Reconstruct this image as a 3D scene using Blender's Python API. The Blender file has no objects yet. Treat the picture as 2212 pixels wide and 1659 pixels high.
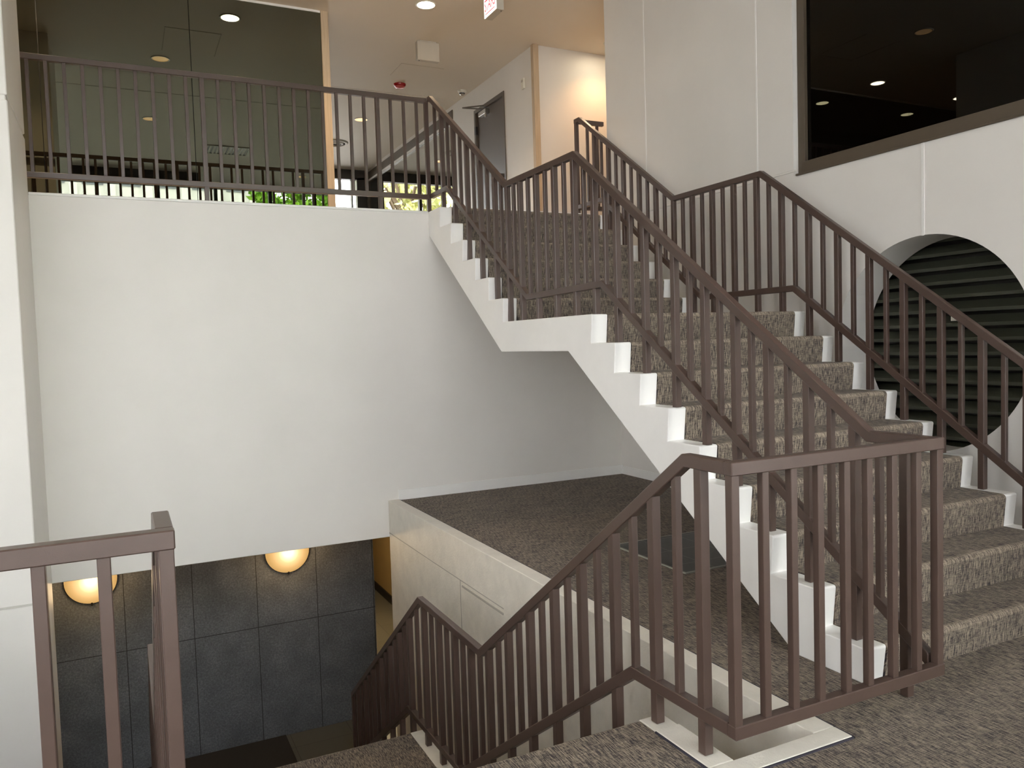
import bpy, bmesh, math, random
from mathutils import Vector, Matrix
random.seed(7)
C = bpy.context.scene
COL = C.collection

# ------------------------------------------------------------------ camera
yaw, pitch, roll, fpx = -0.4544, -0.0513, -0.0305, 1714.8
CAM = Vector((-2.5962, -2.1782, 1.4383))
f = Vector((-math.sin(yaw)*math.cos(pitch), math.cos(yaw)*math.cos(pitch), math.sin(pitch)))
r0 = Vector((math.cos(yaw), math.sin(yaw), 0)); u0 = r0.cross(f)
rr = r0*math.cos(roll)+u0*math.sin(roll); uu = -r0*math.sin(roll)+u0*math.cos(roll)
cd = bpy.data.cameras.new('camera'); cam = bpy.data.objects.new('camera', cd); COL.objects.link(cam)
M = Matrix((rr, uu, -f)).transposed().to_4x4(); M.translation = CAM
cam.matrix_world = M
cd.sensor_fit = 'HORIZONTAL'; cd.sensor_width = 36.0; cd.lens = fpx/2212*36.0
cd.clip_start = 0.05; cd.clip_end = 300
C.camera = cam

# ------------------------------------------------------------------ world, light, exposure
w = bpy.data.worlds.new('overcast_sky'); C.world = w; w.use_nodes = True
nt = w.node_tree; nt.nodes.clear()
tc = nt.nodes.new('ShaderNodeTexCoord'); sep = nt.nodes.new('ShaderNodeSeparateXYZ')
nt.links.new(tc.outputs['Generated'], sep.inputs[0])
cr = nt.nodes.new('ShaderNodeValToRGB')
cr.color_ramp.elements[0].position = 0.0; cr.color_ramp.elements[0].color = (0.62, 0.63, 0.62, 1)
cr.color_ramp.elements[1].position = 0.6; cr.color_ramp.elements[1].color = (0.95, 0.97, 1.0, 1)
nt.links.new(sep.outputs['Z'], cr.inputs[0])
bg = nt.nodes.new('ShaderNodeBackground'); bg.inputs['Strength'].default_value = 8.5
nt.links.new(cr.outputs[0], bg.inputs[0])
wo = nt.nodes.new('ShaderNodeOutputWorld'); nt.links.new(bg.outputs[0], wo.inputs[0])
C.view_settings.view_transform = 'Standard'; C.view_settings.look = 'None'
C.view_settings.exposure = 1.33; C.view_settings.gamma = 1.0; C.view_settings.use_curve_mapping = False
C.cycles.max_bounces = 10; C.cycles.diffuse_bounces = 6; C.cycles.glossy_bounces = 5
C.cycles.transparent_max_bounces = 8; C.cycles.sample_clamp_indirect = 6.0
C.cycles.caustics_reflective = False; C.cycles.caustics_refractive = False
C.cycles.use_denoising = True

# ------------------------------------------------------------------ materials
def lin(c):
    return tuple(((v/255)/12.92 if v/255 <= .04045 else ((v/255+.055)/1.055)**2.4) for v in c)
def newmat(name):
    m = bpy.data.materials.new(name); m.use_nodes = True
    n = m.node_tree; b = n.nodes['Principled BSDF']
    return m, n, b
def noise(n, scale, detail=4, rough=.5, coord='Object', vec=None, dist=0.0):
    t = n.nodes.new('ShaderNodeTexNoise'); t.inputs['Scale'].default_value = scale
    t.inputs['Detail'].default_value = detail; t.inputs['Roughness'].default_value = rough
    t.inputs['Distortion'].default_value = dist
    if vec is None:
        tcn = n.nodes.new('ShaderNodeTexCoord'); vec = tcn.outputs[coord]
    n.links.new(vec, t.inputs['Vector'])
    return t
def ramp(n, src, stops):
    c = n.nodes.new('ShaderNodeValToRGB'); e = c.color_ramp.elements
    while len(e) < len(stops): e.new(.5)
    for i, (p, col) in enumerate(stops):
        e[i].position = p; e[i].color = (*col, 1)
    n.links.new(src, c.inputs[0]); return c
def bump(n, b, src, strength, dist=.002):
    bp = n.nodes.new('ShaderNodeBump'); bp.inputs['Strength'].default_value = strength
    bp.inputs['Distance'].default_value = dist
    n.links.new(src, bp.inputs['Height']); n.links.new(bp.outputs[0], b.inputs['Normal'])
def paint(name, rgb, rough=.5, var=.03, bs=.15, scale=3.0):
    m, n, b = newmat(name); c = lin(rgb)
    t = noise(n, scale, 5, .6)
    lo = tuple(v*(1-var) for v in c); hi = tuple(min(1, v*(1+var)) for v in c)
    rp = ramp(n, t.outputs['Fac'], [(.3, lo), (.7, hi)])
    n.links.new(rp.outputs[0], b.inputs['Base Color']); b.inputs['Roughness'].default_value = rough
    t2 = noise(n, 60, 6, .7); bump(n, b, t2.outputs['Fac'], bs, .003)
    return m
WHITE = paint('white_wall_paint', (224, 220, 214), .48, .025, .12, 1.6)
WHITE_TRIM = paint('white_trim_paint', (232, 230, 226), .32, .02, .2, 6)
CURB = paint('chipped_white_curb_paint', (222, 216, 204), .4, .07, .9, 9)
CEIL = paint('ceiling_paint', (222, 212, 198), .6, .01, .05, 1)
BROWN = paint('brown_rail_enamel', (77, 61, 54), .33, .06, .10, 14)
BROWN_FRAME = paint('bronze_frame', (84, 73, 60), .4, .05, .05, 8)
DARK_FRAME = paint('dark_bronze_frame', (46, 40, 34), .45, .05, .05, 8)
DOORM = paint('taupe_door_enamel', (92, 82, 72), .42, .04, .05, 5)
BLACK = paint('black_metal', (22, 20, 19), .4, .05, .02, 8)
GREYBOX = paint('grey_metal_box', (190, 182, 168), .45, .03, .05, 6)
PLASTIC = paint('cream_plastic', (222, 217, 203), .35, .01, 0, 4)
YELLOW = paint('ochre_wall_paint', (188, 166, 110), .55, .03, .05, 3)
LOUVRE = paint('olive_louver_enamel', (66, 68, 56), .45, .08, .05, 7)
STEEL, n_, b_ = newmat('brushed_steel'); b_.inputs['Base Color'].default_value = (.55, .53, .5, 1)
b_.inputs['Metallic'].default_value = 1; b_.inputs['Roughness'].default_value = .3
t_ = noise(n_, 80, 3); bump(n_, b_, t_.outputs['Fac'], .05)

# pale wood trim
WOOD, n_, b_ = newmat('pale_wood_trim')
tcn = n_.nodes.new('ShaderNodeTexCoord'); mp = n_.nodes.new('ShaderNodeMapping'); mp.inputs['Scale'].default_value = (30, 30, 1.5)
n_.links.new(tcn.outputs['Object'], mp.inputs[0])
t_ = noise(n_, 2, 5, .6, vec=mp.outputs[0])
rp_ = ramp(n_, t_.outputs['Fac'], [(.3, lin((178, 156, 128))), (.7, lin((200, 178, 150)))])
n_.links.new(rp_.outputs[0], b_.inputs['Base Color']); b_.inputs['Roughness'].default_value = .5

def carpet_mat(name, dark, mid, light, ysign=1.0):
    m, n, b = newmat(name)
    g = n.nodes.new('ShaderNodeNewGeometry'); sp = n.nodes.new('ShaderNodeSeparateXYZ')
    n.links.new(g.outputs['Position'], sp.inputs[0])
    ml = n.nodes.new('ShaderNodeMath'); ml.operation = 'MULTIPLY_ADD'
    n.links.new(sp.outputs['Z'], ml.inputs[0]); ml.inputs[1].default_value = ysign
    yo = n.nodes.new('ShaderNodeMath'); yo.operation = 'ADD'; yo.inputs[1].default_value = .065 if ysign < 0 else 0.0
    n.links.new(sp.outputs['Y'], yo.inputs[0]); n.links.new(yo.outputs[0], ml.inputs[2])
    def streak(sx, ss, detail=3, seed=0.):
        mx = n.nodes.new('ShaderNodeMath'); mx.operation = 'MULTIPLY_ADD'; mx.inputs[1].default_value = sx; mx.inputs[2].default_value = seed
        n.links.new(sp.outputs['X'], mx.inputs[0])
        my = n.nodes.new('ShaderNodeMath'); my.operation = 'MULTIPLY'; my.inputs[1].default_value = ss
        n.links.new(ml.outputs[0], my.inputs[0])
        cb = n.nodes.new('ShaderNodeCombineXYZ'); n.links.new(mx.outputs[0], cb.inputs[0]); n.links.new(my.outputs[0], cb.inputs[1])
        t = noise(n, 1, detail, .55, vec=cb.outputs[0], dist=.35); return t.outputs['Fac']
    a = streak(235, 21, 3); c_ = streak(26, 190, 2, 7.); d = streak(5, 5, 3, 3.); e = streak(420, 160, 2, 11.)
    def comb(p, q, wq):
        k = n.nodes.new('ShaderNodeMath'); k.operation = 'MULTIPLY_ADD'; k.inputs[1].default_value = wq
        n.links.new(q, k.inputs[0]); n.links.new(p, k.inputs[2]); return k.outputs[0]
    s = comb(a, c_, .32); s = comb(s, d, .14); s = comb(s, e, .40)
    rp = ramp(n, s, [(.435, dark), (.50, mid), (.565, light)])
    dv = n.nodes.new('ShaderNodeMath'); dv.operation = 'DIVIDE'; dv.inputs[1].default_value = 1.86
    n.links.new(s, dv.inputs[0]); n.links.new(dv.outputs[0], rp.inputs[0])
    n.links.new(rp.outputs[0], b.inputs['Base Color']); b.inputs['Roughness'].default_value = .95
    b.inputs['Specular IOR Level'].default_value = .1
    b.inputs['Sheen Weight'].default_value = .05
    bump(n, b, s, .7, .004)
    return m
CARPET = carpet_mat('grey_brown_carpet', lin((60, 54, 56)), lin((110, 100, 89)), lin((150, 137, 121)))
CARPET_NOSE = carpet_mat('pale_carpet_nosing', lin((84, 76, 70)), lin((126, 114, 101)), lin((160, 146, 129)))  # paler carpet mix for the rounded nosing faces
CARPET_DN = carpet_mat('brown_carpet', lin((60, 54, 56)), lin((110, 100, 89)), lin((150, 137, 121)), -1.0)
BINDING = paint('navy_carpet_binding', (52, 48, 58), .9, .05, .3, 30)

# granite panels
STONE, n_, b_ = newmat('dark_granite_panels')
tcn = n_.nodes.new('ShaderNodeTexCoord'); sp_ = n_.nodes.new('ShaderNodeSeparateXYZ'); n_.links.new(tcn.outputs['Object'], sp_.inputs[0])
ax = n_.nodes.new('ShaderNodeMath'); ax.operation = 'ADD'; ax.inputs[1].default_value = 3.29+6.2; n_.links.new(sp_.outputs['X'], ax.inputs[0])
az = n_.nodes.new('ShaderNodeMath'); az.operation = 'ADD'; az.inputs[1].default_value = 1.432+1.21*3; n_.links.new(sp_.outputs['Z'], az.inputs[0])
cb_ = n_.nodes.new('ShaderNodeCombineXYZ'); n_.links.new(ax.outputs[0], cb_.inputs[0]); n_.links.new(az.outputs[0], cb_.inputs[1])
bk = n_.nodes.new('ShaderNodeTexBrick'); bk.offset = 0; bk.offset_frequency = 1; bk.inputs['Scale'].default_value = 1
bk.inputs['Brick Width'].default_value = .617; bk.inputs['Row Height'].default_value = 1.21; bk.inputs['Mortar Size'].default_value = .004
bk.inputs['Mortar Smooth'].default_value = .3
n_.links.new(cb_.outputs[0], bk.inputs['Vector'])
t1 = noise(n_, 55, 8, .85); t2 = noise(n_, 3, 3)
mx_ = n_.nodes.new('ShaderNodeMath'); mx_.operation = 'MULTIPLY_ADD'; mx_.inputs[1].default_value = .3
n_.links.new(t2.outputs['Fac'], mx_.inputs[0]); n_.links.new(t1.outputs['Fac'], mx_.inputs[2])
rp_ = ramp(n_, mx_.outputs[0], [(.45, lin((56, 58, 61))), (.66, lin((94, 97, 100))), (.85, lin((136, 138, 140)))])
mix = n_.nodes.new('ShaderNodeMix'); mix.data_type = 'RGBA'
n_.links.new(bk.outputs['Fac'], mix.inputs[0]); n_.links.new(rp_.outputs[0], mix.inputs[6]); mix.inputs[7].default_value = (.008, .008, .008, 1)
n_.links.new(mix.outputs[2], b_.inputs['Base Color']); b_.inputs['Roughness'].default_value = .55
bump(n_, b_, t1.outputs['Fac'], .2)

def tile_mat(name, rgb, grout, size, rough=.3):
    m, n, b = newmat(name)
    tcn = n.nodes.new('ShaderNodeTexCoord')
    k = n.nodes.new('ShaderNodeTexBrick'); k.offset = 0; k.inputs['Scale'].default_value = 1
    k.inputs['Brick Width'].default_value = size; k.inputs['Row Height'].default_value = size; k.inputs['Mortar Size'].default_value = .004
    c = lin(rgb); k.inputs['Color1'].default_value = (*c, 1); k.inputs['Color2'].default_value = (c[0]*.85, c[1]*.85, c[2]*.85, 1)
    k.inputs['Mortar'].default_value = (*lin(grout), 1)
    n.links.new(tcn.outputs['Object'], k.inputs['Vector']); n.links.new(k.outputs['Color'], b.inputs['Base Color'])
    b.inputs['Roughness'].default_value = rough
    return m
TILE_LOW = tile_mat('taupe_floor_tile', (92, 90, 80), (60, 56, 50), .6, .35)
TILE_UP = tile_mat('beige_floor_tile', (170, 160, 142), (110, 104, 94), .6, .3)
GLASS_INSET = tile_mat('dark_glass_floor_tile', (26, 27, 22), (84, 86, 78), .29, .35)

def mirror_glass(name, col, base=(.002, .002, .002), rough=.006):
    m, n, b = newmat(name); n.nodes.remove(b)
    gl = n.nodes.new('ShaderNodeBsdfGlossy'); gl.inputs['Color'].default_value = (*col, 1); gl.inputs['Roughness'].default_value = rough
    df = n.nodes.new('ShaderNodeBsdfDiffuse'); df.inputs['Color'].default_value = (*base, 1)
    ad = n.nodes.new('ShaderNodeAddShader'); n.links.new(gl.outputs[0], ad.inputs[0]); n.links.new(df.outputs[0], ad.inputs[1])
    n.links.new(ad.outputs[0], n.nodes['Material Output'].inputs[0]); return m
SMOKED = mirror_glass('smoked_reflective_glass', (.165, .172, .135))
HALLGLASS = mirror_glass('tinted_hall_glass', (.50, .49, .45))
WINGLASS, n_, b_ = newmat('black_window_glass'); b_.inputs['Base Color'].default_value = (.0015, .001, .0005, 1); b_.inputs['Roughness'].default_value = .012
b_.inputs['IOR'].default_value = 1.36
def pane_mat():
    m, n, b = newmat('clear_window_glass'); n.nodes.remove(b)
    tr = n.nodes.new('ShaderNodeBsdfTransparent'); tr.inputs['Color'].default_value = (.93, .93, .94, 1)
    gl = n.nodes.new('ShaderNodeBsdfGlossy'); gl.inputs['Roughness'].default_value = .01
    fr = n.nodes.new('ShaderNodeFresnel'); fr.inputs['IOR'].default_value = 1.45
    mx = n.nodes.new('ShaderNodeMixShader'); n.links.new(fr.outputs[0], mx.inputs[0]); n.links.new(tr.outputs[0], mx.inputs[1]); n.links.new(gl.outputs[0], mx.inputs[2])
    n.links.new(mx.outputs[0], n.nodes['Material Output'].inputs[0]); return m
CLEAR = pane_mat()
def emis(name, col, s):
    m, n, b = newmat(name); b.inputs['Base Color'].default_value = (*col, 1)
    b.inputs['Emission Color'].default_value = (*col, 1); b.inputs['Emission Strength'].default_value = s
    b.inputs['Roughness'].default_value = .4; return m
LAMP_ON = emis('lit_lamp_glass', (1.0, .86, .62), 22)
LAMP_DIM = emis('amber_lamp_reflector', (1.0, .62, .28), .62)
RED_TXT = emis('red_sign_ink', (.85, .02, .05), .5)
SIGN_FACE = emis('lit_white_sign_face', (1.0, .93, .85), .95)
STROBE = paint('red_strobe_plastic', (150, 22, 28), .25, .02, 0, 4)

def sconce_mat():
    m, n, b = newmat('glowing_sconce_glass')
    tcn = n.nodes.new('ShaderNodeTexCoord'); vl = n.nodes.new('ShaderNodeVectorMath'); vl.operation = 'LENGTH'
    n.links.new(tcn.outputs['Object'], vl.inputs[0])
    mr = n.nodes.new('ShaderNodeMapRange'); mr.inputs[1].default_value = .07; mr.inputs[2].default_value = .215; mr.inputs[3].default_value = 1; mr.inputs[4].default_value = 0
    n.links.new(vl.outputs['Value'], mr.inputs[0])
    rp = ramp(n, mr.outputs[0], [(0, (.27, .155, .05)), (.25, (.33, .20, .075)), (.5, (.40, .28, .13)), (.75, (.7, .58, .36)), (1, (2.2, 1.8, 1.1))])
    n.links.new(rp.outputs[0], b.inputs['Emission Color']); b.inputs['Emission Strength'].default_value = 1.0
    b.inputs['Base Color'].default_value = (.08, .06, .04, 1); b.inputs['Roughness'].default_value = .3
    return m
SCONCE = sconce_mat()
def leaf_mat(name, a, c):
    m, n, b = newmat(name); t = noise(n, 5, 4)
    rp = ramp(n, t.outputs['Fac'], [(.3, lin(a)), (.7, lin(c))]); n.links.new(rp.outputs[0], b.inputs['Base Color'])
    b.inputs['Roughness'].default_value = .6; return m
LEAF = leaf_mat('green_foliage', (70, 120, 20), (150, 200, 50))
LEAF_Y = leaf_mat('yellow_green_foliage', (150, 158, 84), (206, 204, 150))
BARK = paint('tree_bark', (92, 78, 62), .9, .15, .6, 12)
FACADE = paint('pale_concrete_facade', (214, 214, 212), .7, .03, .1, 1)
FACGLASS = paint('grey_facade_glass', (104, 112, 120), .15, .05, 0, 2)
PAVING = paint('grey_paving', (150, 148, 142), .8, .05, .3, 3)

# ------------------------------------------------------------------ helpers
def link(name, me, mat, parent=None, smooth=False):
    o = bpy.data.objects.new(name, me); COL.objects.link(o)
    if mat: me.materials.append(mat)
    if parent is not None: o.parent = parent
    if smooth:
        for p in me.polygons: p.use_smooth = True
    return o
class MB:
    def __init__(s): s.v = []; s.f = []
    def box(s, x0, x1, y0, y1, z0, z1):
        k = len(s.v)
        s.v += [(x0,y0,z0),(x1,y0,z0),(x1,y1,z0),(x0,y1,z0),(x0,y0,z1),(x1,y0,z1),(x1,y1,z1),(x0,y1,z1)]
        s.f += [tuple(k+i for i in q) for q in ((0,3,2,1),(4,5,6,7),(0,1,5,4),(1,2,6,5),(2,3,7,6),(3,0,4,7))]
        return s
    def prism(s, pts, a, b, axis='x', strip=None):
        # closed outline pts (p,q) extruded between a and b along axis; strip = n -> caps as quads between two half outlines
        k = len(s.v); n = len(pts)
        mk = (lambda p, q, t: (t, p, q)) if axis == 'x' else ((lambda p, q, t: (p, t, q)) if axis == 'y' else (lambda p, q, t: (p, q, t)))
        s.v += [mk(p, q, a) for p, q in pts]+[mk(p, q, b) for p, q in pts]
        for i in range(n):
            j = (i+1) % n; s.f.append((k+i, k+j, k+n+j, k+n+i))
        if strip:
            h = n//2
            for i in range(h-1):
                s.f.append((k+i, k+n-1-i, k+n-2-i, k+i+1)); s.f.append((k+n+i, k+n+i+1, k+n+n-2-i, k+n+n-1-i))
        else:
            s.f.append(tuple(k+i for i in reversed(range(n)))); s.f.append(tuple(k+n+i for i in range(n)))
        return s
    def tube(s, c, r0, r1, z0, z1, seg=24, axis='z', cap=True):
        k = len(s.v)
        for (r, z) in ((r0, z0), (r1, z1)):
            for i in range(seg):
                a = 2*math.pi*i/seg; p, q = r*math.cos(a), r*math.sin(a)
                if axis == 'z': s.v.append((c[0]+p, c[1]+q, c[2]+z))
                elif axis == 'y': s.v.append((c[0]+p, c[1]+z, c[2]+q))
                else: s.v.append((c[0]+z, c[1]+p, c[2]+q))
        for i in range(seg):
            j = (i+1) % seg; s.f.append((k+i, k+j, k+seg+j, k+seg+i))
        if cap: s.f.append(tuple(k+i for i in reversed(range(seg)))); s.f.append(tuple(k+seg+i for i in range(seg)))
        return s
    def lathe(s, c, prof, seg=28, axis='z'):
        k = len(s.v)
        for (r, z) in prof:
            for i in range(seg):
                a = 2*math.pi*i/seg; p, q = r*math.cos(a), r*math.sin(a)
                if axis == 'z': s.v.append((c[0]+p, c[1]+q, c[2]+z))
                else: s.v.append((c[0]+p, c[1]+z, c[2]+q))
        for m in range(len(prof)-1):
            for i in range(seg):
                j = (i+1) % seg; s.f.append((k+m*seg+i, k+m*seg+j, k+(m+1)*seg+j, k+(m+1)*seg+i))
        return s
    def make(s, name, mat, parent=None, bevel=0, seg=1, smooth=False, fix=True):
        me = bpy.data.meshes.new(name); me.from_pydata(s.v, [], s.f); me.validate()
        if fix:
            b = bmesh.new(); b.from_mesh(me); bmesh.ops.recalc_face_normals(b, faces=b.faces); b.to_mesh(me); b.free()
        o = link(name, me, mat, parent, smooth)
        if bevel:
            md = o.modifiers.new('bevel', 'BEVEL'); md.width = bevel; md.segments = seg; md.limit_method = 'ANGLE'; md.angle_limit = math.radians(35)
        return o
def empty(name, label, cat, loc=(0,0,0), group=None):
    o = bpy.data.objects.new(name, None); COL.objects.link(o); o.location = loc; o.empty_display_size = .1
    o['label'] = label; o['category'] = cat
    if group: o['group'] = group
    return o
def tag(o, label, cat, group=None, kind=None):
    o['label'] = label; o['category'] = cat
    if group: o['group'] = group
    if kind: o['kind'] = kind
    return o
def struct(o, label=None, cat=None):
    o['kind'] = 'structure'
    if label: o['label'] = label
    if cat: o['category'] = cat
    return o
def place(root, loc):           # children built in world coordinates, root at the base
    root.location = loc
    for ch in root.children: ch.matrix_parent_inverse = Matrix.Translation(Vector(loc)).inverted()

T = .249; RISE = .178; F0 = .0325; UP = 2.67; LL = -2.64; W1 = 4.788; XW = 2.07; ZC = 5.054; YG = 6.5
YWIN = -3.2; XL = -4.2; XLF = -7.4; XLB = -7.1

# ------------------------------------------------------------------ setting: floors
m = MB()
m.box(XLF, -2.6, YWIN, .105, -.2, F0).box(-2.6, -.952, YWIN, .1, -.2, F0).box(-.952, -.3856, YWIN, -.264, -.2, F0).box(-.3856, XW, YWIN, W1, -.2, F0)
struct(m.make('floor', CARPET), 'grey brown patterned carpet floor of the entry level', 'floor')
struct(MB().box(XLB, XW+.33, 5.02, 14.2, 2.36, 2.655).box(XW+.33, 4.6, 4.75, 14.2, 2.36, 2.655).make('floor_upper', TILE_UP), 'pale tiled floor slab of the upper hall', 'floor')
struct(MB().box(XLF-.3, 2.9, YWIN-.2, 12.3, LL-.2, LL).make('floor_lower', TILE_LOW), 'taupe tiled floor at the bottom of the descending stairs', 'floor')
struct(MB().box(-3.16, -1.245, 4.72, 6.3, LL, LL+.012).make('floor_mat', paint('black_entry_mat', (34, 31, 28), .95, .1, .5, 40)), 'dark walk-off mat on the lower floor by the granite wall', 'floor mat')
struct(MB().box(.348, 1.26, 1.573, 1.585, F0, F0+.008).box(.348, 1.26, 2.35, 2.362, F0, F0+.008).box(.348, .36, 1.585, 2.35, F0, F0+.008).make('trim_14', paint('pale_metal_edge', (150, 150, 138), .4)), 'pale metal edging of the dark tile inset', 'floor trim')
struct(MB().box(.36, 1.25, 1.585, 2.35, F0, F0+.006).make('floor_inset', GLASS_INSET), 'dark glossy tile inset in the carpet under the stairs', 'floor')
# curb around the stair well
m = MB(); m.box(-.952, -.3856, -.264, -.1846, -1.2, F0+.008).box(-.4871, -.3856, -.1846, W1, LL, F0+.008)
m.box(-.952, -.8475, -.1846, .105, -1.2, F0+.008)
struct(m.make('trim_1', CURB, bevel=.004, seg=2), 'chipped white painted curb around the narrow stair well opening', 'curb')
m = MB(); m.box(-2.6, -2.49, -.264, .105, -1.2, F0+.008).box(XL, -2.6, .105, .16, -1.2, F0+.008)
struct(m.make('trim_2', CURB, bevel=.006, seg=2), 'white painted curb on the left of the descending stairs', 'curb')
m = MB(); m.box(-.3856, -.380, -.27, W1, F0, F0+.006).box(-.958, -.380, -.270, -.264, F0, F0+.006).box(-.958, -.952, -.264, .1, F0, F0+.006)
struct(m.make('trim_3', BINDING), 'dark navy carpet edge binding along the white curb', 'carpet edging')
# control joints of the well side wall
m = MB(); m.box(-.4885, -.487, 2.36, W1, -.262, -.254).box(-.4885, -.487, 3.085, 3.095, -1.9, -.258).box(-.493, -.487, 2.36, 3.05, -.300, -.285)
struct(m.make('trim_4', paint('grey_joint', (170, 165, 155), .6)), 'thin grey joint lines on the side wall of the well', 'wall joint')

# ------------------------------------------------------------------ setting: walls
m = MB(); m.box(XLB, XW+.02, W1, 5.02, -.296, UP-.012)
struct(m.make('wall_back', WHITE, bevel=.004), 'big blank white wall under the balcony railing', 'wall')
struct(MB().box(-3.17, .0, W1-.006, 5.03, UP-.014, UP+.008).make('trim_5', WHITE_TRIM, bevel=.004), 'thin white cap along the top of the blank wall', 'wall cap')
m = MB(); m.box(XLF, -3.17, 3.78, W1, LL, 3.07).box(XLF, -3.17, 3.78, W1, 3.10, ZC).box(XLF, -3.18, 3.79, W1-.01, 3.06, 3.11)
struct(m.make('wall_left', WHITE, bevel=.006), 'bright white wall pier at the left edge', 'wall')
struct(MB().box(XL, -3.17, 3.776, 3.779, -.17, -.155).make('trim_6', paint('pale_joint', (196, 192, 184), .6)), 'horizontal joint line on the left white pier', 'wall joint')
m = MB(); m.box(XLF-.2, XLF, YWIN, 3.8, LL, F0+.02).box(XLF-.2, XLF, -.9, 5.0, LL, ZC+.1).box(XLB-.2, XLB, W1, 14.2, LL, ZC+.1).box(XLF, XL, .16, 3.8, F0-.2, F0-.005)
struct(m.make('wall_far_left', WHITE), 'white side wall at the left of the stair hall', 'wall')
struct(MB().box(XLF-.2, 2.9, YWIN-.2, YWIN, LL-.3, -.2).box(2.8, 2.9, YWIN, 12.2, LL-.3, -.2).box(2.07, 2.9, YWIN-.2, 12.3, -.3, -.205).box(XLF-.2, 2.9, 12.2, 12.3, LL-.3, -.2).make('wall_under_floor', WHITE), 'unseen white walls added below the entry floor to keep sky light out', 'wall')  # closing walls and cap, added to stop sky light leaking in from below

# right wall with a round opening and a window opening, thickened outward
def right_wall():
    b = bmesh.new(); X = XW
    cy, cz, rad = 1.271, 1.3536, .70
    y0, y1, z0, z1 = cy-.85, cy+.85, cz-.85, cz+.85
    N = 96
    ci = []; sq = []
    for i in range(N):
        a = 2*math.pi*i/N; c, s_ = math.cos(a), math.sin(a)
        ci.append(b.verts.new((X, cy+rad*c, cz+rad*s_)))
        k = .85/max(abs(c), abs(s_)); sq.append(b.verts.new((X, cy+k*c, cz+k*s_)))
    for i in range(N):
        j = (i+1) % N; b.faces.new((ci[i], sq[i], sq[j], ci[j]))
    def quad(a0, a1, c0, c1):
        b.faces.new([b.verts.new((X, p, q)) for p, q in ((a0, c0), (a1, c0), (a1, c1), (a0, c1))])
    wy0, wy1, wz0, wz1 = -1.6, 2.365, 2.651, 4.80
    YE = 4.93; ZB = -.2
    quad(YWIN, YE, ZB, z0); quad(YWIN, y0, z0, z1); quad(y1, YE, z0, z1)
    quad(YWIN, YE, z1, wz0); quad(YWIN, wy0, wz0, wz1); quad(wy1, YE, wz0, wz1); quad(YWIN, YE, wz1, ZC+.05)
    bmesh.ops.remove_doubles(b, verts=b.verts, dist=1e-5)
    # front sheet + back sheet + reveals
    ret = bmesh.ops.extrude_face_region(b, geom=b.faces[:])
    bmesh.ops.translate(b, vec=(.33, 0, 0), verts=[v for v in ret['geom'] if isinstance(v, bmesh.types.BMVert)])
    bmesh.ops.recalc_face_normals(b, faces=b.faces)
    me = bpy.data.meshes.new('wall_right'); b.to_mesh(me); b.free()
    return struct(link('wall_right', me, WHITE), 'tall white wall with a round opening beside the stairs', 'wall')
right_wall()
m = MB()
for y in (4.247, 2.748): m.box(XW-.0035, XW, y-.008, y+.008, 2.70, ZC)
m.box(XW-.0035, XW, 1.266, 1.286, 2.05, 2.65)
struct(m.make('trim_7', WHITE_TRIM), 'vertical raised joint beads on the tall white wall', 'wall joint')
m = MB().prism([(XW, 2.675), (XW-.006, 2.677), (XW-.006, 2.690), (XW, 2.695)], 2.34, 4.93, 'y')
m2 = MB(); m2.v = [(v[0], v[1], v[2]) for v in m.v]; m2.f = m.f
struct(m2.make('trim_8', WHITE), 'horizontal ledge line on the tall white wall left of the dark window', 'wall joint')
# dark enclosure behind the round opening and the window
m = MB(); m.box(2.75, 2.8, -.2, 2.6, .2, 2.4).box(2.4, 2.75, -.25, -.2, .2, 2.4).box(2.4, 2.75, 2.6, 2.65, .2, 2.4).box(2.4, 2.8, -.25, 2.65, 2.4, 2.45).box(2.4, 2.8, -.25, 2.65, .15, .2)
struct(m.make('wall_duct_recess', BLACK), 'black plenum behind the round louvered opening', 'wall')

# hall beyond: side wall with door, niche back wall, end wall
m = MB(); m.box(XW, XW+.2, YG, 7.34, UP-.02, ZC).box(XW, XW+.2, 8.325, 9.13, UP-.02, ZC).box(XW, XW+.2, 7.34, 8.325, 4.75, ZC).box(XW+.05, XW+.2, 7.34, 8.325, UP-.02, 4.75)
struct(m.make('wall_hall_side', WHITE), 'white corridor wall beside the brown door', 'wall')
struct(MB().box(XW+.2, 4.6, YG, YG+.15, UP-.02, ZC).make('wall_niche', WHITE), 'warmly lit white wall at the end of the side niche', 'wall')
struct(MB().box(4.5, 4.7, 4.2, YG, UP-.02, ZC).box(XW+.33, 4.6, 4.75, 4.95, UP-.02, ZC).make('wall_niche_side', WHITE), 'white side walls of the niche', 'wall')
struct(MB().box(XW-.025, XW+.05, YG-.035, YG+.03, UP-.015, ZC).make('trim_9', WOOD, bevel=.003), 'pale wood corner trim between corridor and niche', 'corner trim')
struct(MB().box(-.515, -.435, YG-.03, YG+.05, UP-.015, ZC).make('trim_10', WOOD, bevel=.003), 'pale wood trim at the right end of the smoked glass wall', 'corner trim')
struct(MB().box(XLB, -.515, YG+.02, YG+.14, UP-.015, ZC).make('wall_glass_backing', BLACK), 'dark backing of the smoked glass wall', 'wall')
# baseboards
struct(MB().box(-.3856, XW, W1-.012, W1, F0, F0+.095).make('baseboard_back', WHITE_TRIM, bevel=.002), 'white baseboard along the back wall under the stairs', 'baseboard')
struct(MB().box(XW-.012, XW, .0, W1-.012, F0, F0+.085).make('baseboard_right', WHITE_TRIM, bevel=.002), 'white baseboard along the right wall', 'baseboard')
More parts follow.
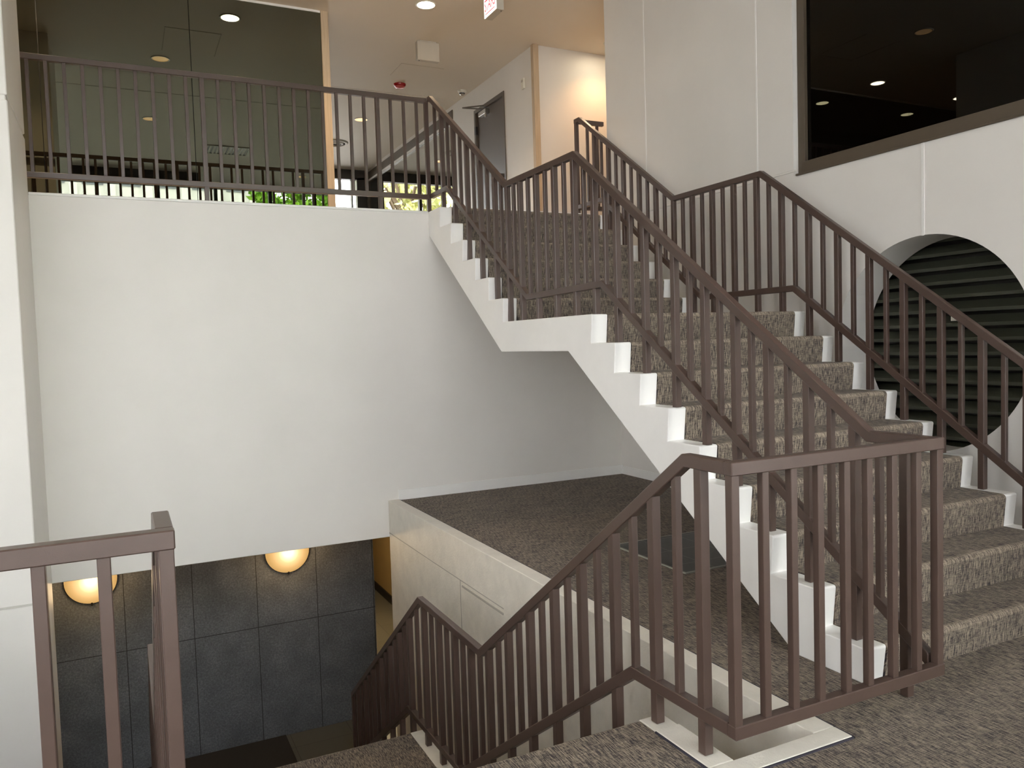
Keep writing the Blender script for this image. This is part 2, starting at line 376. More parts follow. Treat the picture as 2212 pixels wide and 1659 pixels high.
# ceilings
struct(MB().box(XLF-.2, 4.7, YWIN, 8.87, ZC, ZC+.2).box(XLF-.2, 4.7, 8.885, 14.2, ZC, ZC+.2).box(XLF-.2, 4.7, 8.87, 8.885, ZC+.012, ZC+.2).make('ceiling', CEIL), 'smooth cream ceiling', 'ceiling')
struct(MB().box(XLB, 2.8, 5.015, 12.2, -.298, -.2).make('ceiling_lower', CEIL), 'ceiling of the lower corridor', 'ceiling')
m = MB()
for (a, b_, c_, d_) in ((.785, 1.37, 7.68, 7.686), (.785, .791, 7.686, 8.16)): m.box(a, b_, c_, d_, ZC-.003, ZC)
struct(m.make('trim_11', paint('hatch_line', (190, 178, 160), .6)), 'thin outline of an access hatch on the ceiling', 'ceiling hatch')
m = MB()
for (a, b_, c_, d_) in ((-2.0, -1.4, 5.44, 5.452), (-2.0, -1.99, 4.7, 5.44), (-1.41, -1.4, 4.7, 5.44), (XL, XW, 3.0, 3.012)): m.box(a, b_, c_, d_, ZC-.003, ZC)
struct(m.make('trim_12', paint('hatch_line_dark', (186, 176, 160), .6)), 'joint line and hatch outline on the ceiling over the stairs', 'ceiling joint')
# lower level
struct(MB().box(XLB, -.222, 6.308, 6.5, LL, -.3).make('wall_granite', STONE), 'dark grey granite panel wall on the lower level', 'wall')
struct(MB().box(1.05, 1.2, 6.2, 12, LL+.13, -.3).make('wall_ochre', YELLOW), 'ochre wall of the lower corridor', 'wall')
struct(MB().box(1.03, 1.05, 6.2, 12, LL, LL+.13).make('baseboard_ochre', BLACK), 'black baseboard of the ochre corridor wall', 'baseboard')
struct(MB().box(-.22, 1.05, 10.9, 11, LL, -.3).box(-.3, -.22, 6.5, 11, LL, -.3).make('wall_corridor_end', paint('brown_wall', (92, 66, 44), .6)), 'brown end wall of the lower corridor', 'wall')
struct(MB().box(-.3, 2.4, W1, W1+.2, LL, -.3).make('wall_lower_back', WHITE), 'white wall behind the well on the lower level', 'wall')
struct(MB().box(1.05, 1.2, 4.9, 6.2, LL, -.3).make('wall_lower_side', WHITE), 'white side wall on the lower level', 'wall')
bpy.data.objects.remove(bpy.data.objects['wall_lower_back'])

# ------------------------------------------------------------------ staircases
def pale_nosing(o):
    o.data.materials.append(CARPET_NOSE)
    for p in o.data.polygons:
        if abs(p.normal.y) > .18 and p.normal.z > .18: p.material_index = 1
def nosed(seq, rad, lean, d):
    """seq: [(y, zlow, zhigh)] ; d=+1 climbing with y, -1 descending. returns the stepped top line"""
    out = []
    K = 4
    for (y, zl, zh) in seq:
        if d > 0:
            out.append((y+lean, zl))
            for i in range(K+1):
                a = math.pi-(math.pi/2)*i/K
                out.append((y+rad+rad*math.cos(a), zh-rad+rad*math.sin(a)))
        else:
            for i in range(K+1):
                a = math.pi/2-(math.pi/2)*i/K
                out.append((y-rad+rad*math.cos(a), zh-rad+rad*math.sin(a)))
            out.append((y-lean, zl))
    return out
ky = [(k-1)*T for k in range(1, 10)]+[8*T+1.2514+(k-10)*T for k in range(10, 16)]
seq = [(ky[k-1], F0 if k == 1 else (k-1)*RISE, k*RISE) for k in range(1, 16)]
st = empty('staircase', 'main staircase climbing to the upper hall, white sides with grey carpeted treads', 'staircase', (.9, 0, F0))
top = nosed(seq, .012, .017, 1)+[(W1-.002, UP)]
bot = [(W1-.002, 2.454), (3.304, 1.375), (2.293, 1.375), (.381, F0)]
parts = []
XRi, XR, CW = 1.6828, 1.7814, .1154
parts.append(MB().prism(top+bot, 0, CW).make('stringer', WHITE_TRIM, st, bevel=.005, seg=2))
parts.append(MB().prism(top+bot, XRi, XR).make('stringer', WHITE_TRIM, st, bevel=.005, seg=2))
core = [(p+.02, q-.02) for p, q in nosed(seq, .02, .012, 1)]+[(W1-.004, UP-.02)]
parts.append(MB().prism([(.03, F0)]+core[1:]+[(W1-.004, 2.46), (3.302, 1.381), (2.291, 1.381), (.389, F0)], CW, XRi).make('stair_slab', WHITE, st))
ct = nosed(seq, .024, .014, 1); ct = [(p-.003, q+.002) for p, q in ct]; ct[0] = (ct[0][0], F0)
ct.append((4.62, UP-.006))
ctb = [(p+.014, q-.014) for p, q in ct]
parts.append(MB().prism(ct+ctb[::-1], CW+.002, XRi-.002, strip=True).make('stair_carpet', CARPET, st)); pale_nosing(parts[-1])
parts.append(MB().box(CW, XRi, 4.53, 4.78, UP-.008, UP+.014).make('top_nosing', WHITE_TRIM, st))
place(st, (.9, 0, F0))

sd = empty('staircase', 'descending staircase with carpeted treads in the foreground going down to the granite wall', 'staircase', (-1.7, .1, -1.2))
dn = [(.213+(k-1)*T, F0-k*RISE, F0-(k-1)*RISE) for k in range(1, 8)]
z7 = F0-7*RISE
dn += [(2.95+(j-1)*T, max(LL, z7-j*RISE), z7-(j-1)*RISE) for j in range(1, 9)]
topd = [(.105, F0)]+nosed(dn, .012, .017, -1)
botd = [(4.0, LL), (2.75, z7-.25), (1.7, z7-.25), (.3, -.3), (.105, -.3)]
dtop = [(p, q+.003) for p, q in topd]
MB().prism(dtop+botd, -.952, -.8475).make('stringer', CURB, sd, bevel=.005, seg=2)
MB().prism(dtop+botd, -2.6, -2.49).make('stringer', CURB, sd, bevel=.005, seg=2)
cored = [(p-.02, q-.02) for p, q in [(.13, F0)]+nosed(dn, .02, .012, -1)]; cored[-1] = (cored[-1][0], LL)
MB().prism(cored+[(4.0, LL), (2.75, z7-.25), (1.7, z7-.25), (.3, -.3), (.11, -.3)], -2.49, -.952).make('stair_slab', WHITE, sd)
cd_ = [(.1, F0+.001)]+[(p+.003, q+.002) for p, q in nosed(dn, .024, .014, -1)]
cdb = [(p-.014, q-.014) for p, q in cd_]
pale_nosing(MB().prism(cd_+cdb[::-1], -2.488, -.954, strip=True).make('stair_carpet', CARPET_DN, sd))
place(sd, (-1.7, .1, -1.2))

# ------------------------------------------------------------------ railings
RW = .040; RH = .044
def offset_poly(pts, h):
    n = len(pts); out = []
    for i, (s, z) in enumerate(pts):
        ds = []
        if i > 0: a = Vector((s-pts[i-1][0], z-pts[i-1][1])).normalized(); ds.append(a)
        if i < n-1: a = Vector((pts[i+1][0]-s, pts[i+1][1]-z)).normalized(); ds.append(a)
        if len(ds) == 1:
            out.append((s, z-h/max(.3, abs(ds[0].x))))
        else:
            n1 = Vector((ds[0].y, -ds[0].x)); n2 = Vector((ds[1].y, -ds[1].x))
            bi = (n1+n2).normalized(); k = h/bi.dot(n1); out.append((s+bi.x*k, z+bi.y*k))
    return out
def interp(pts, s):
    for (a, za), (b, zb) in zip(pts, pts[1:]):
        if a <= s <= b: return za+(zb-za)*(s-a)/(b-a)
    return pts[0][1] if s < pts[0][0] else pts[-1][1]
def rail(name, pts, c, parent, axis='x', w=RW, h=RH):
    lo = offset_poly(pts, h); poly = pts+lo[::-1]
    return MB().prism(poly, c-w/2, c+w/2, axis, strip=True).make(name, BROWN, parent, bevel=.003, seg=1)
def stick(name, s, c, z0, z1, parent, axis, w):
    if axis == 'x': m = MB().box(c-w/2, c+w/2, s-w/2, s+w/2, z0, z1)
    else: m = MB().box(s-w/2, s+w/2, c-w/2, c+w/2, z0, z1)
    return m.make(name, BROWN, parent, bevel=.002)
def mids(ps, lo, hi):
    return [(a+b)/2 for a, b in zip(ps, ps[1:]) if lo < (a+b)/2 < hi]
def bars(parent, axis, c, top, low, posts, picks, base):
    for s in posts:
        stick('post', s, c, base(s), interp(top, s)-.022, parent, axis, .036)
    for s in picks:
        stick('baluster', s, c, interp(low, s)-.022, interp(top, s)-.022, parent, axis, .026)
def main_z(y):
    z = F0
    for k, yy in enumerate(ky, 1):
        if y >= yy: z = k*RISE
    return z+.0006
def down_z(y):
    z = F0
    for (yy, zl, zh) in dn:
        if y > yy: z = zl
    return z+(.0036 if y > .1 else .0086)
# left railing of the main stair
rl = empty('stair_railing', 'brown metal railing on the near left side of the main staircase', 'railing', (.06, 0, .2))
top = [(-.2394, 1.048), (.017, 1.048), (2.241, 2.651), (3.256, 2.653), (4.779, 3.728), (4.83, 3.728)]
low = [(-.2394, .235), (1.937, 1.805), (2.933, 1.79), (4.422, 2.846), (4.83, 2.846)]
rail('handrail', top, .06, rl); rail('lower_rail', low, .06, rl)
pl = [-.135, .1, .34, .575, .79, 1.01, 1.25, 1.515, 1.79, 2.03, 2.265, 2.52, 2.78, 3.03, 3.24, 3.46, 3.73, 3.99, 4.27, 4.54]
bars(rl, 'x', .06, top, low, pl, mids(pl, -.1, 4.6)+[4.70], main_z)
place(rl, (.06, 0, .2))
# right railing with a short return to the wall
rg = empty('stair_railing', 'brown metal railing on the far right side of the main staircase by the white wall', 'railing', (1.73, 0, .2))
top = [(-.9, 1.06), (.13, 1.06), (2.345, 2.66), (3.39, 2.66), (4.90, 3.728), (5.0, 3.728)]
low = [(-.9, .22), (-.11, .25), (2.03, 1.79), (3.03, 1.79), (4.50, 2.846), (5.0, 2.846)]
rail('handrail', top, 1.73, rg); rail('lower_rail', low, 1.73, rg)
pr_ = [.66+.249*k for k in range(-3, 17)]
bars(rg, 'x', 1.73, top, low, pr_, mids(pr_, -1, 4.8), main_z)
rt = [(1.752, 3.726), (2.055, 3.726)]; rb = [(1.752, 2.844), (2.055, 2.844)]
rail('return_rail', rt, 4.98, rg, 'y'); rail('return_rail', rb, 4.98, rg, 'y')
for s in (1.86, 1.98): stick('baluster', s, 4.98, 2.82, 3.70, rg, 'y', .026)
stick('post', 1.73, 4.98, UP-.02, 3.70, rg, 'y', .036)
place(rg, (1.73, 0, .2))
# balcony railing
rb_ = empty('balcony_railing', 'long brown balcony railing on top of the blank white wall', 'railing', (-2, 4.85, UP))
top = [(-6.9, 3.721), (.04, 3.721)]; low = [(-6.9, 2.840), (.04, 2.840)]
rail('handrail', top, 4.85, rb_, 'y'); rail('lower_rail', low, 4.85, rb_, 'y')
posts = [-.43-1.476*k for k in range(5)]+[.035]
picks = [-.43+.1235*k for k in (1, 2, 3)]+[-.43-.123*k for k in range(1, 52) if k % 12]
bars(rb_, 'y', 4.85, top, low, posts, picks, lambda s: UP+.006)
place(rb_, (-2, 4.85, UP))
# guard around the well: front panel and the right railing of the descending stairs
gd = empty('guard_railing', 'brown railing with the large front panel around the well, following the descending stairs', 'railing', (-.9, -.26, F0))
topf = [(-.921, 1.048), (.081, 1.048)]; lowf = [(-.921, .205), (.081, .205)]
rail('handrail', topf, -.26, gd, 'y'); rail('lower_rail', lowf, -.26, gd, 'y')
for s in (-.903, .063): stick('corner_post', s, -.26, .17, 1.03, gd, 'y', .032)
for s in (-.776, -.653, -.534, -.410, -.300, -.175, -.049): stick('baluster', s, -.26, .18, 1.03, gd, 'y', .027)
dtp = [(-.2394, 1.048), (-.03, 1.048), (1.779, -.236), (2.789, -.225), (4.72, -1.625)]
dlo = [(-.2394, .205), (.305, .195), (2.118, -1.079), (3.098, -1.092), (4.72, -2.235)]
rail('handrail', dtp, -.9, gd); rail('lower_rail', dlo, -.9, gd)
pd_ = [-.107, .16, .425, .68, .925, 1.175, 1.425, 1.68, 1.93, 2.18, 2.45, 2.72, 3.03]+[3.03+.2495*k for k in range(1, 7)]+[4.70]
bars(gd, 'x', -.9, dtp, dlo, pd_, mids(pd_, -1, 5), down_z)
place(gd, (-.9, -.26, F0))
# left railing of the descending stairs
ld = empty('guard_railing', 'brown railing at the lower left edge, seen almost end-on', 'railing', (-2.535, -.26, F0))
topf = [(-3.6, 1.048), (-2.512, 1.048)]; lowf = [(-3.6, .205), (-2.512, .205)]
rail('handrail', topf, -.26, ld, 'y'); rail('lower_rail', lowf, -.26, ld, 'y')
stick('corner_post', -2.531, -.26, .17, 1.03, ld, 'y', .032)
for s in (-2.655, -2.777, -2.90, -3.02, -3.14, -3.26, -3.38, -3.5): stick('baluster', s, -.26, .18, 1.03, ld, 'y', .027)
rail('handrail', dtp, -2.533, ld); rail('lower_rail', dlo, -2.533, ld)
bars(ld, 'x', -2.533, dtp, dlo, pd_, mids(pd_, -1, 5), down_z)
place(ld, (-2.535, -.26, F0))

# ------------------------------------------------------------------ windows and doors
# smoked glass wall of the balcony corridor
for i, (a, b_, rot) in enumerate(((-1.832, -.517, .0), (-3.158, -1.838, 0), (-4.486, -3.164, 0), (-5.812, -4.492, 0), (XLB, -5.818, 0))):
    o = MB().box(a, b_, YG-.012, YG, UP-.012, ZC-.01).make('window_%d' % (i+1 if i < 3 else i+5), SMOKED)
    struct(o, ['right pane', 'middle pane', 'left pane', 'hidden left pane', 'hidden far left pane'][i]+' of the smoked reflective glass wall', 'glass wall')
    if rot: o.rotation_euler = (0, 0, 0)
struct(MB().box(XLB, -.517, YG-.02, YG-.012, ZC-.022, ZC).make('trim_13', WHITE_TRIM), 'thin bright channel above the smoked glass', 'glass channel')
# dark window in the right wall
o = MB().box(2.15, 2.16, -1.6, 2.365, 2.651, 4.80).make('window_4', WINGLASS); struct(o, 'large black reflective window high in the right wall', 'window')
fr = MB(); fr.box(2.115, 2.149, 2.295, 2.363, 2.653, 4.79).box(2.095, 2.149, -1.598, -1.51, 2.653, 4.79).box(2.095, 2.149, -1.51, 2.295, 2.653, 2.742).box(2.095, 2.149, -1.51, 2.295, 4.70, 4.79)
fr.box(2.055, 2.10, -1.6, 2.335, 2.640, 2.654)
q = fr.make('window_frame', BROWN_FRAME, o, bevel=.002)
# storefront glazing behind the camera
o = MB().box(XLF, 2.07, YWIN-.03, YWIN-.02, F0, ZC).make('window_5', CLEAR); struct(o, 'tall glazed wall facing the street', 'window')
fr = MB()
for x in (XLF+.03, -6.32, -5.18, -4.04, -2.9, -1.76, -.62, .52, 1.50, 2.04): fr.box(x-.035, x+.035, YWIN-.08, YWIN+.05, F0, ZC)
fr.box(XLF, 2.07, YWIN-.08, YWIN+.05, F0, F0+.12).box(XLF, 2.07, YWIN-.08, YWIN+.05, ZC-.09, ZC)
fr.make('window_frame', DARK_FRAME, o)
o = MB().box(XLF-.03, XLF-.02, YWIN, -.9, F0, ZC).make('window_11', CLEAR); struct(o, 'unseen tall glazing added on the left to brighten the right wall', 'window')  # out of view, added so daylight reaches the right wall and stair sides
fr = MB()
for y in (-3.17, -2.05, -.93): fr.box(XLF-.08, XLF+.05, y-.035, y+.035, F0, ZC)
fr.box(XLF-.08, XLF+.05, YWIN, -.9, F0, F0+.12).box(XLF-.08, XLF+.05, YWIN, -.9, ZC-.09, ZC)
fr.make('window_frame', DARK_FRAME, o)
# far entrance
o = MB().box(-2.2, 2.07, 13.95, 13.96, UP-.01, ZC-.12).make('window_6', CLEAR); struct(o, 'bright glazed entrance at the far end of the upper hall', 'window')
fr = MB(); fr.box(XLB, 2.3, 13.86, 14.0, 4.86, ZC)
for a, b_ in ((-2.2, -2.1), (-.1, 0.0), (1.86, 2.07)): fr.box(a, b_, 13.86, 14.0, UP-.015, 4.9)
for x in (-1.0, .95): fr.box(x-.03, x+.03, 13.88, 13.98, UP-.015, 4.9)
fr.box(1.75, 1.775, 13.88, 13.98, UP-.015, 4.9)
fr.make('window_frame', DARK_FRAME, o)
struct(MB().box(XLB, -2.2, 13.86, 14.0, UP-.015, ZC).make('wall_end', WHITE), 'white wall at the far end of the upper hall', 'wall')
# glazed side wall of the upper hall
o = MB().box(XW+.02, XW+.03, 9.2, 13.86, UP-.01, 4.80).make('window_7', HALLGLASS); struct(o, 'reflective glass side wall of the upper hall', 'glass wall')
fr = MB(); fr.box(XW-.01, XW+.1, 9.13, 13.86, 4.80, ZC-.06).box(XW-.01, XW+.1, 9.13, 9.2, UP-.015, 4.8).box(XW-.01, XW+.1, 13.78, 13.86, UP-.015, 4.8)
fr.make('window_frame', BROWN_FRAME, o, bevel=.003)
MB().box(XW-.016, XW-.010, 9.5, 13.8, 4.805, 4.84).make('reflection_strip', WHITE_TRIM, o)  # white strip standing in for the bright reflections below the header
struct(MB().box(XW, XW+.2, 9.13, 13.86, ZC-.06, ZC).make('wall_header', WHITE), 'white band above the glass side wall', 'wall')
struct(MB().box(XW+.1, XW+.3, 9.13, 14, UP-.02, ZC).make('wall_glass_back', BLACK), 'dark space behind the glass side wall', 'wall')
# brown door
d = empty('door_1', 'taupe brown door with a closer arm in the corridor wall', 'door', (XW, 7.83, UP)); d['kind'] = 'structure'
MB().box(XW+.018, XW+.048, 7.39, 8.275, UP-.01, 4.70).make('door_panel', DOORM, d)
m = MB().box(XW-.012, XW+.05, 7.34, 7.39, UP-.01, 4.75).box(XW-.012, XW+.05, 8.275, 8.325, UP-.01, 4.75).box(XW-.012, XW+.05, 7.39, 8.275, 4.70, 4.75); m.make('door_frame', DOORM, d, bevel=.002)
m = MB().box(XW-.045, XW+.018, 7.86, 8.10, 4.60, 4.665).tube((XW-.03, 7.88, 4.60), .018, .018, -.05, .0, 12); m.make('door_closer', STEEL, d, bevel=.006)
m = MB(); m.v = []; a0 = Vector((XW-.03, 7.95, 4.675)); a1 = Vector((XW-.29, 8.08, 4.70)); a2 = Vector((XW-.01, 7.98, 4.735))
def bar(m, a, b_, t=.008):
    dv = (b_-a).normalized(); s_ = dv.cross(Vector((0, 0, 1))).normalized()*t; u_ = s_.cross(dv).normalized()*t; k = len(m.v)
    for p in (a, b_):
        for e1, e2 in ((-1, -1), (1, -1), (1, 1), (-1, 1)): m.v.append(tuple(p+s_*e1+u_*e2))
    m.f += [(k, k+1, k+2, k+3), (k+7, k+6, k+5, k+4)]+[(k+i, k+(i+1) % 4, k+4+(i+1) % 4, k+4+i) for i in range(4)]
bar(m, a0, a1); bar(m, a1, a2); m.make('closer_arm', BROWN_FRAME, d)
for z in (4.46, 3.7, 2.95): MB().box(XW-.018, XW+.012, 8.255, 8.30, z-.055, z+.055).make('hinge', BLACK, d)
MB().tube((XW-.04, 7.46, UP+1.0), .03, .03, -.0, .05, 16, 'x').make('door_knob', STEEL, d)
place(d, (XW, 7.83, UP))

# louvered grille in the round opening
lg = empty('louver_grille', 'round olive louvered grille recessed in the right wall', 'louver grille', (2.42, 1.27, .6))
k = 0
z = .60
while z < 2.12:
    pts = [(2.405, z), (2.425, z-.012), (2.425, z+.004), (2.50, z+.062), (2.50, z+.07), (2.418, z+.010)]
    pts = [(2.402, z), (2.402, z+.022), (2.47, z+.075), (2.475, z+.066), (2.414, z+.014), (2.414, z)]
    MB().prism(pts, .45, 2.10, 'y').make('slat', LOUVRE, lg)
    z += .0955; k += 1
MB().box(2.49, 2.5, .4, 2.15, .5, 2.25).make('backing', BLACK, lg)
MB().box(2.396, 2.401, 1.242, 1.315, 1.498, 1.532).make('paper_tag', PLASTIC, lg)
place(lg, (2.42, 1.27, .6))

# ------------------------------------------------------------------ lamps
def downlight(x, y, label, on, power=0, group='recessed ceiling downlights', rad=.092):
    d = empty('downlight', label, 'ceiling light', (x, y, ZC), group)
    m = MB().lathe((x, y, ZC), [(rad+.018, -.0005), (rad+.018, -.006), (rad, -.007), (rad, .0)], 32); m.make('trim_ring', PLASTIC, d, smooth=True)
    m = MB().lathe((x, y, ZC), [(rad, -.006), (rad*.98, -.003), (.0005, -.0025)], 32); m.make('reflector', LAMP_ON if on else LAMP_DIM, d)
    if power:
        L = bpy.data.lights.new('downlight_beam', 'SPOT'); L.energy = power; L.spot_size = math.radians(125); L.spot_blend = .8; L.color = (1, .56, .27) if x > 2 else (1, .72, .45); L.shadow_soft_size = .07
        lo = bpy.data.objects.new('downlight_beam', L); COL.objects.link(lo); lo.location = (x, y, ZC-.02); lo.parent = d
    place(d, (x, y, ZC)); return d
downlight(.478, 5.917, 'bright lit downlight on the ceiling near the red lettered sign', True, 60)
downlight(-1.37, 5.96, 'lit downlight seen reflected at the top of the smoked glass wall', True, 55)
downlight(-3.15, 5.98, 'lit downlight above the left end of the balcony corridor', True, 55)
downlight(-5.05, 6.02, 'lit downlight mirrored in the black window, rightmost of the lit ones', True, 55)
downlight(-2.0, 4.39, 'amber downlight mirrored in the smoked glass above the balcony handrail', False)
downlight(-2.04, 1.62, 'amber downlight mirrored in the middle of the smoked glass between balusters', False)
downlight(-2.08, -1.23, 'amber downlight mirrored low in the smoked glass just above the reflected rail', False)
downlight(.944, -1.84, 'small amber downlight mirrored near the right end of the smoked glass', False)
downlight(.984, 10.31, 'amber downlight on the far ceiling between the balcony balusters', False, 20)
downlight(2.95, 6.10, 'downlight hidden behind the white wall end, washing the niche wall with warm light', True, 24)
downlight(1.0, 12.6, 'small far downlight beyond the ceiling diffuser', False)

def sconce(x, z, label):
    s = empty('wall_sconce', label, 'wall lamp', (x, 6.308, z), 'round wall sconces on the granite wall')
    prof = [(.225, 0), (.225, -.02), (.215, -.045), (.19, -.07), (.14, -.092), (.07, -.105), (.001, -.108)]
    o = MB().lathe((0, 0, 0), prof, 40, 'y').make('glass_dome', SCONCE, s, smooth=True)
    MB().lathe((0, 0, 0), [(.228, 0), (.228, -.018), (.222, -.018)], 40, 'y').make('base_ring', DARK_FRAME, s)
    m = MB().box(-.008, .008, -.05, .0, -.24, -.195); m.make('retaining_clip', BLACK, s)
    L = bpy.data.lights.new('sconce_glow', 'POINT'); L.energy = 3.6; L.color = (1, .68, .34); L.shadow_soft_size = .12
    lo = bpy.data.objects.new('sconce_glow', L); COL.objects.link(lo); lo.location = (0, -.24, 0); lo.parent = s
    return s
sconce(-1.146, -.672, 'glowing round sconce on the granite wall, right one of two')
sconce(-2.975, -.685, 'glowing round sconce on the granite wall behind the left baluster')
L = bpy.data.lights.new('corridor_lamp_glow', 'POINT'); L.energy = 26; L.color = (1, .80, .5); L.shadow_soft_size = .1
lamp = empty('corridor_lamp', 'warm ceiling lamp in the lower ochre corridor', 'ceiling light', (.5, 8.2, -.31))
o = MB().lathe((0, 0, 0), [(.15, 0), (.14, -.03), (.08, -.05), (.001, -.055)], 24).make('glass_dome', LAMP_ON, lamp, smooth=True)
lo = bpy.data.objects.new('corridor_lamp_glow', L); COL.objects.link(lo); lo.location = (0, 0, -.2); lo.parent = lamp

# ------------------------------------------------------------------ small fittings
# lit STAIRS sign
s = empty('stairs_sign', 'red lettered STAIRS sign box hanging from the ceiling at the top edge', 'sign', (.985, 5.32, ZC))
SX0, SX1, SY0, SY1, SZ0, SZ1 = .945, 1.035, 5.175, 5.462, 4.80, 5.03
MB().box(SX0+.006, SX1, SY0, SY1, SZ0, SZ1).make('housing', GREYBOX, s, bevel=.003)
MB().box(SX0, SX0+.008, SY0+.002, SY1-.002, SZ0+.004, SZ1-.004).make('sign_face', SIGN_FACE, s)
MB().box(SX0+.03, SX1-.03, 5.29, 5.35, SZ1, ZC).make('mount', GREYBOX, s)
MB().box(SX0-.002, SX0, SY0+.03, SY1-.03, SZ0+.028, SZ0+.038).make('red_bar', RED_TXT, s)
MB().tube((SX1-.02, SY0+.03, SZ0-.004), .006, .006, 0, .004, 10).make('screw', BLACK, s)
fc = bpy.data.curves.new('lettering', 'FONT'); fc.body = 'STAIRS'; fc.size = .165; fc.extrude = .0015; fc.align_x = 'CENTER'; fc.space_character = .95
fo = bpy.data.objects.new('tmp_text', fc); COL.objects.link(fo)
bpy.context.view_layer.update()
me = bpy.data.meshes.new_from_object(fo.evaluated_get(bpy.context.evaluated_depsgraph_get()))
bpy.data.objects.remove(fo)
xs = [v.co.x for v in me.vertices]; k = (SY1-SY0-.04)/(max(xs)-min(xs))
for v in me.vertices: v.co.x *= k
me.transform(Matrix.Translation((SX0-.001, (SY0+SY1)/2, SZ0+.062)) @ Matrix(((0, 0, -1, 0), (-1, 0, 0, 0), (0, 1, 0, 0), (0, 0, 0, 1))))
lt = link('lettering', me, RED_TXT, s)
place(s, (.985, 5.32, ZC))
# blank box
s = empty('emergency_light', 'blank grey square box fixture on the ceiling, left of the corridor wall', 'ceiling fixture', (.85, 6.89, ZC))
MB().box(.708, .983, 6.853, 6.92, 4.822, ZC-.012).make('housing', GREYBOX, s, bevel=.003)
MB().box(.74, .95, 6.86, 6.91, ZC-.012, ZC).make('mount', GREYBOX, s)
MB().tube((.735, 6.885, 4.818), .006, .006, 0, .004, 10).make('screw', BLACK, s)
place(s, (.85, 6.89, ZC))
# strobe, camera dome, diffuser, return vent, thermostat
s = empty('alarm_strobe', 'round red alarm strobe on the hall ceiling', 'fire alarm', (1.02, 8.47, ZC))
MB().lathe((0, 0, 0), [(.085, 0), (.085, -.018), (.07, -.035)], 28).make('base', STROBE, s, smooth=True)
MB().lathe((0, 0, 0), [(.07, -.035), (.055, -.052), (.001, -.056)], 28).make('lens', paint('pink_lens', (196, 90, 88), .2, .01, 0), s, smooth=True)
s = empty('security_camera', 'small dome security camera on the ceiling above the brown door', 'camera', (1.93, 8.42, ZC))
MB().lathe((0, 0, 0), [(.062, 0), (.062, -.018), (.048, -.036), (.04, -.036)], 28).make('base', PLASTIC, s, smooth=True)
MB().lathe((0, 0, 0), [(.042, -.034), (.036, -.058), (.02, -.072), (.001, -.076)], 24).make('dome', STEEL, s, smooth=True)
MB().lathe((0, 0, 0), [(.0425, -.04), (.038, -.056)], 24).make('lens_slot', BLACK, s)
s = empty('air_diffuser', 'round white air diffuser on the far hall ceiling', 'air vent', (.93, 11.85, ZC))
for r_a, zz in ((.24, 0), (.17, -.008), (.11, -.016)):
    MB().lathe((0, 0, 0), [(r_a, zz), (r_a, zz-.008), (r_a-.045, zz-.028), (r_a-.05, zz-.02)], 36).make('diffuser_ring', GREYBOX, s, smooth=True)
MB().lathe((0, 0, 0), [(.2, -.001), (.001, -.0015)], 36).make('throat', BLACK, s)
s = empty('air_vent', 'rectangular slatted vent mirrored in the smoked glass', 'air vent', (-.72, -.02, ZC))
m = MB().box(-.38, .38, -.30, -.27, -.015, 0).box(-.38, .38, .27, .30, -.015, 0).box(-.38, -.35, -.27, .27, -.015, 0).box(.35, .38, -.27, .27, -.015, 0); m.make('frame', GREYBOX, s)
m = MB()
for i in range(11):
    x = -.32+.064*i; m.prism([(x, -.001), (x+.012, -.001), (x+.034, -.016), (x+.022, -.016)], -.27, .27, 'y')
m.make('slats', GREYBOX, s)
MB().box(-.35, .35, -.27, .27, -.002, -.0005).make('throat', BLACK, s)
s = empty('thermostat', 'small cream wall thermostat between the door and the wood trim', 'thermostat', (XW, 6.77, 4.665))
MB().box(-.028, 0, -.035, .035, -.065, .065).make('housing', PLASTIC, s, bevel=.005, seg=2)
MB().box(-.031, -.028, -.022, .022, .015, .045).make('display', GREYBOX, s)
# shade valance near the street windows
tag(MB().box(-3.28, -1.03, -2.5, -2.1, ZC-.17, ZC).make('window_valance', BLACK), 'dark valance box under the ceiling mirrored low in the smoked glass', 'valance')

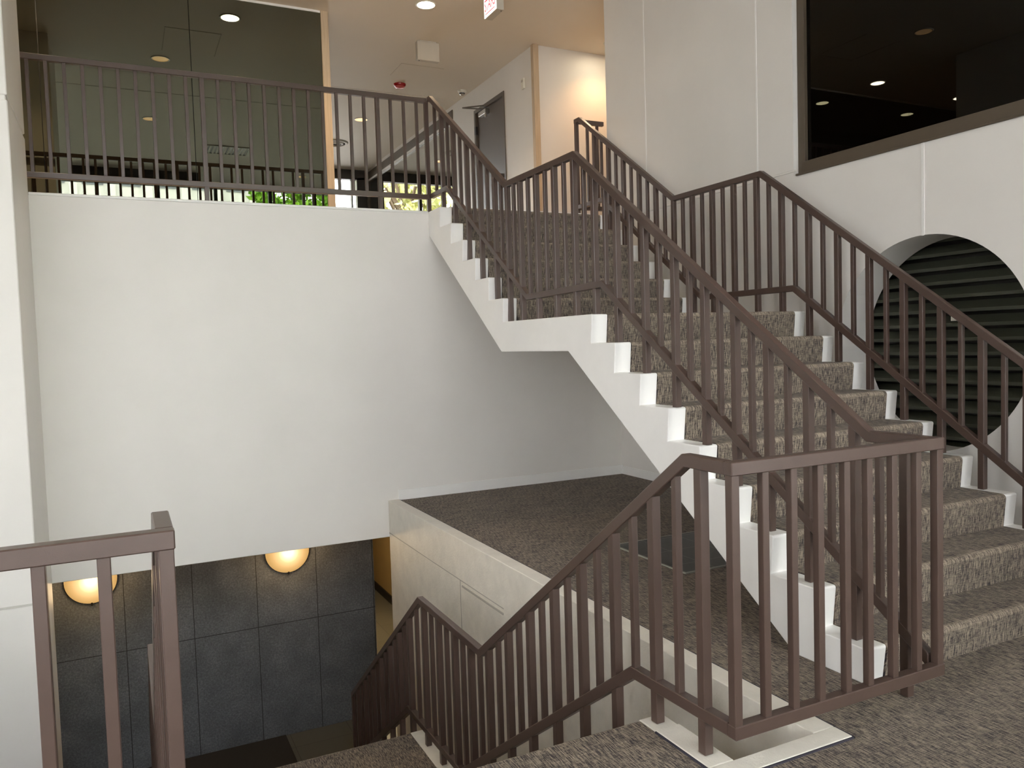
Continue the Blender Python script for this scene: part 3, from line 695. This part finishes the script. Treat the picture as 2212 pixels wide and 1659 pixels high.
# ------------------------------------------------------------------ outside
struct(MB().box(-40, 40, -60, YWIN-.2, -.4, -.12).box(-40, XLF-.2, YWIN-.2, 14, -.4, -.12).make('ground', PAVING), 'grey paving outside the street windows', 'ground')
struct(MB().box(-30, 30, 14.2, 60, 2.3, 2.6).make('ground_upper', PAVING), 'grey paving outside the far entrance', 'ground')
def building(x0, x1, y, h, floors, bays, label):
    b = empty('street_building', label, 'building', ((x0+x1)/2, y, -.12))
    m = MB().box(x0, x1, y-8, y, -.15, h); m.make('wall', FACADE, b)
    fh = h/floors; bw = (x1-x0)/bays
    for i in range(floors):
        for j in range(bays):
            MB().box(x0+bw*(j+.22), x0+bw*(j+.78), y, y+.03, i*fh+fh*.30, i*fh+fh*.82).make('window', FACGLASS, b)
    m = MB()
    for j in range(bays+1): m.box(x0+bw*j-.12, x0+bw*j+.12, y, y+.25, -.12, h)
    m.make('pilaster', FACADE, b, bevel=.02)
    place(b, ((x0+x1)/2, y, -.12))
building(-14, 1.9, -15, 13, 6, 14, 'pale office building with tall pilasters across the street, mirrored in the smoked glass')
def tree(x, y, z0, h, r, mat, label, n=2600, group='leafy trees outside the glazing', name='street_tree'):
    t = empty(name, label, 'tree', (x, y, z0), group)
    m = MB().tube((x, y, z0), .16, .09, 0, h*.55, 10)
    for i in range(7):
        a = random.random()*6.28; bar(m, Vector((x, y, z0+h*(.35+.03*i))), Vector((x+math.cos(a)*r*.6, y+math.sin(a)*r*.6, z0+h*(.6+.04*i))), .035)
    m.make('trunk', BARK, t)
    m = MB()
    cl = [(Vector((random.gauss(0, 1), random.gauss(0, 1), random.gauss(0, .8))).normalized()*random.random()**.4) for _ in range(34)]
    for i in range(n):
        c = random.choice(cl); p = Vector((x, y, z0+h*.68))+Vector((c.x*r, c.y*r, c.z*h*.32))+Vector((random.gauss(0, .2), random.gauss(0, .2), random.gauss(0, .16)))*r*.45
        a = Vector((random.gauss(0, 1), random.gauss(0, 1), random.gauss(0, 1))).normalized(); b2 = a.orthogonal().normalized(); s1 = .05+.07*random.random()
        k = len(m.v); m.v += [tuple(p-a*s1*1.5), tuple(p+b2*s1*.7), tuple(p+a*s1*1.5), tuple(p-b2*s1*.7)]; m.f.append((k, k+1, k+2, k+3))
    m.make('crown', mat, t, fix=False)
    place(t, (x, y, z0))
tree(3.4, -12.5, -.12, 8.6, 1.9, LEAF, 'green leafy street tree mirrored at the right of the smoked glass', 9000)
tree(6.6, -14.5, -.12, 9.2, 2.6, LEAF, 'green leafy street tree, farther right one across the street', 6000)
tree(1.3, 19.5, 2.6, 5.0, 1.6, LEAF_Y, 'yellow green tree outside the far glass entrance', 4500)
tree(-1.4, 21.5, 2.6, 5.5, 1.8, LEAF_Y, 'yellow green tree outside the far entrance, left one', 3500)
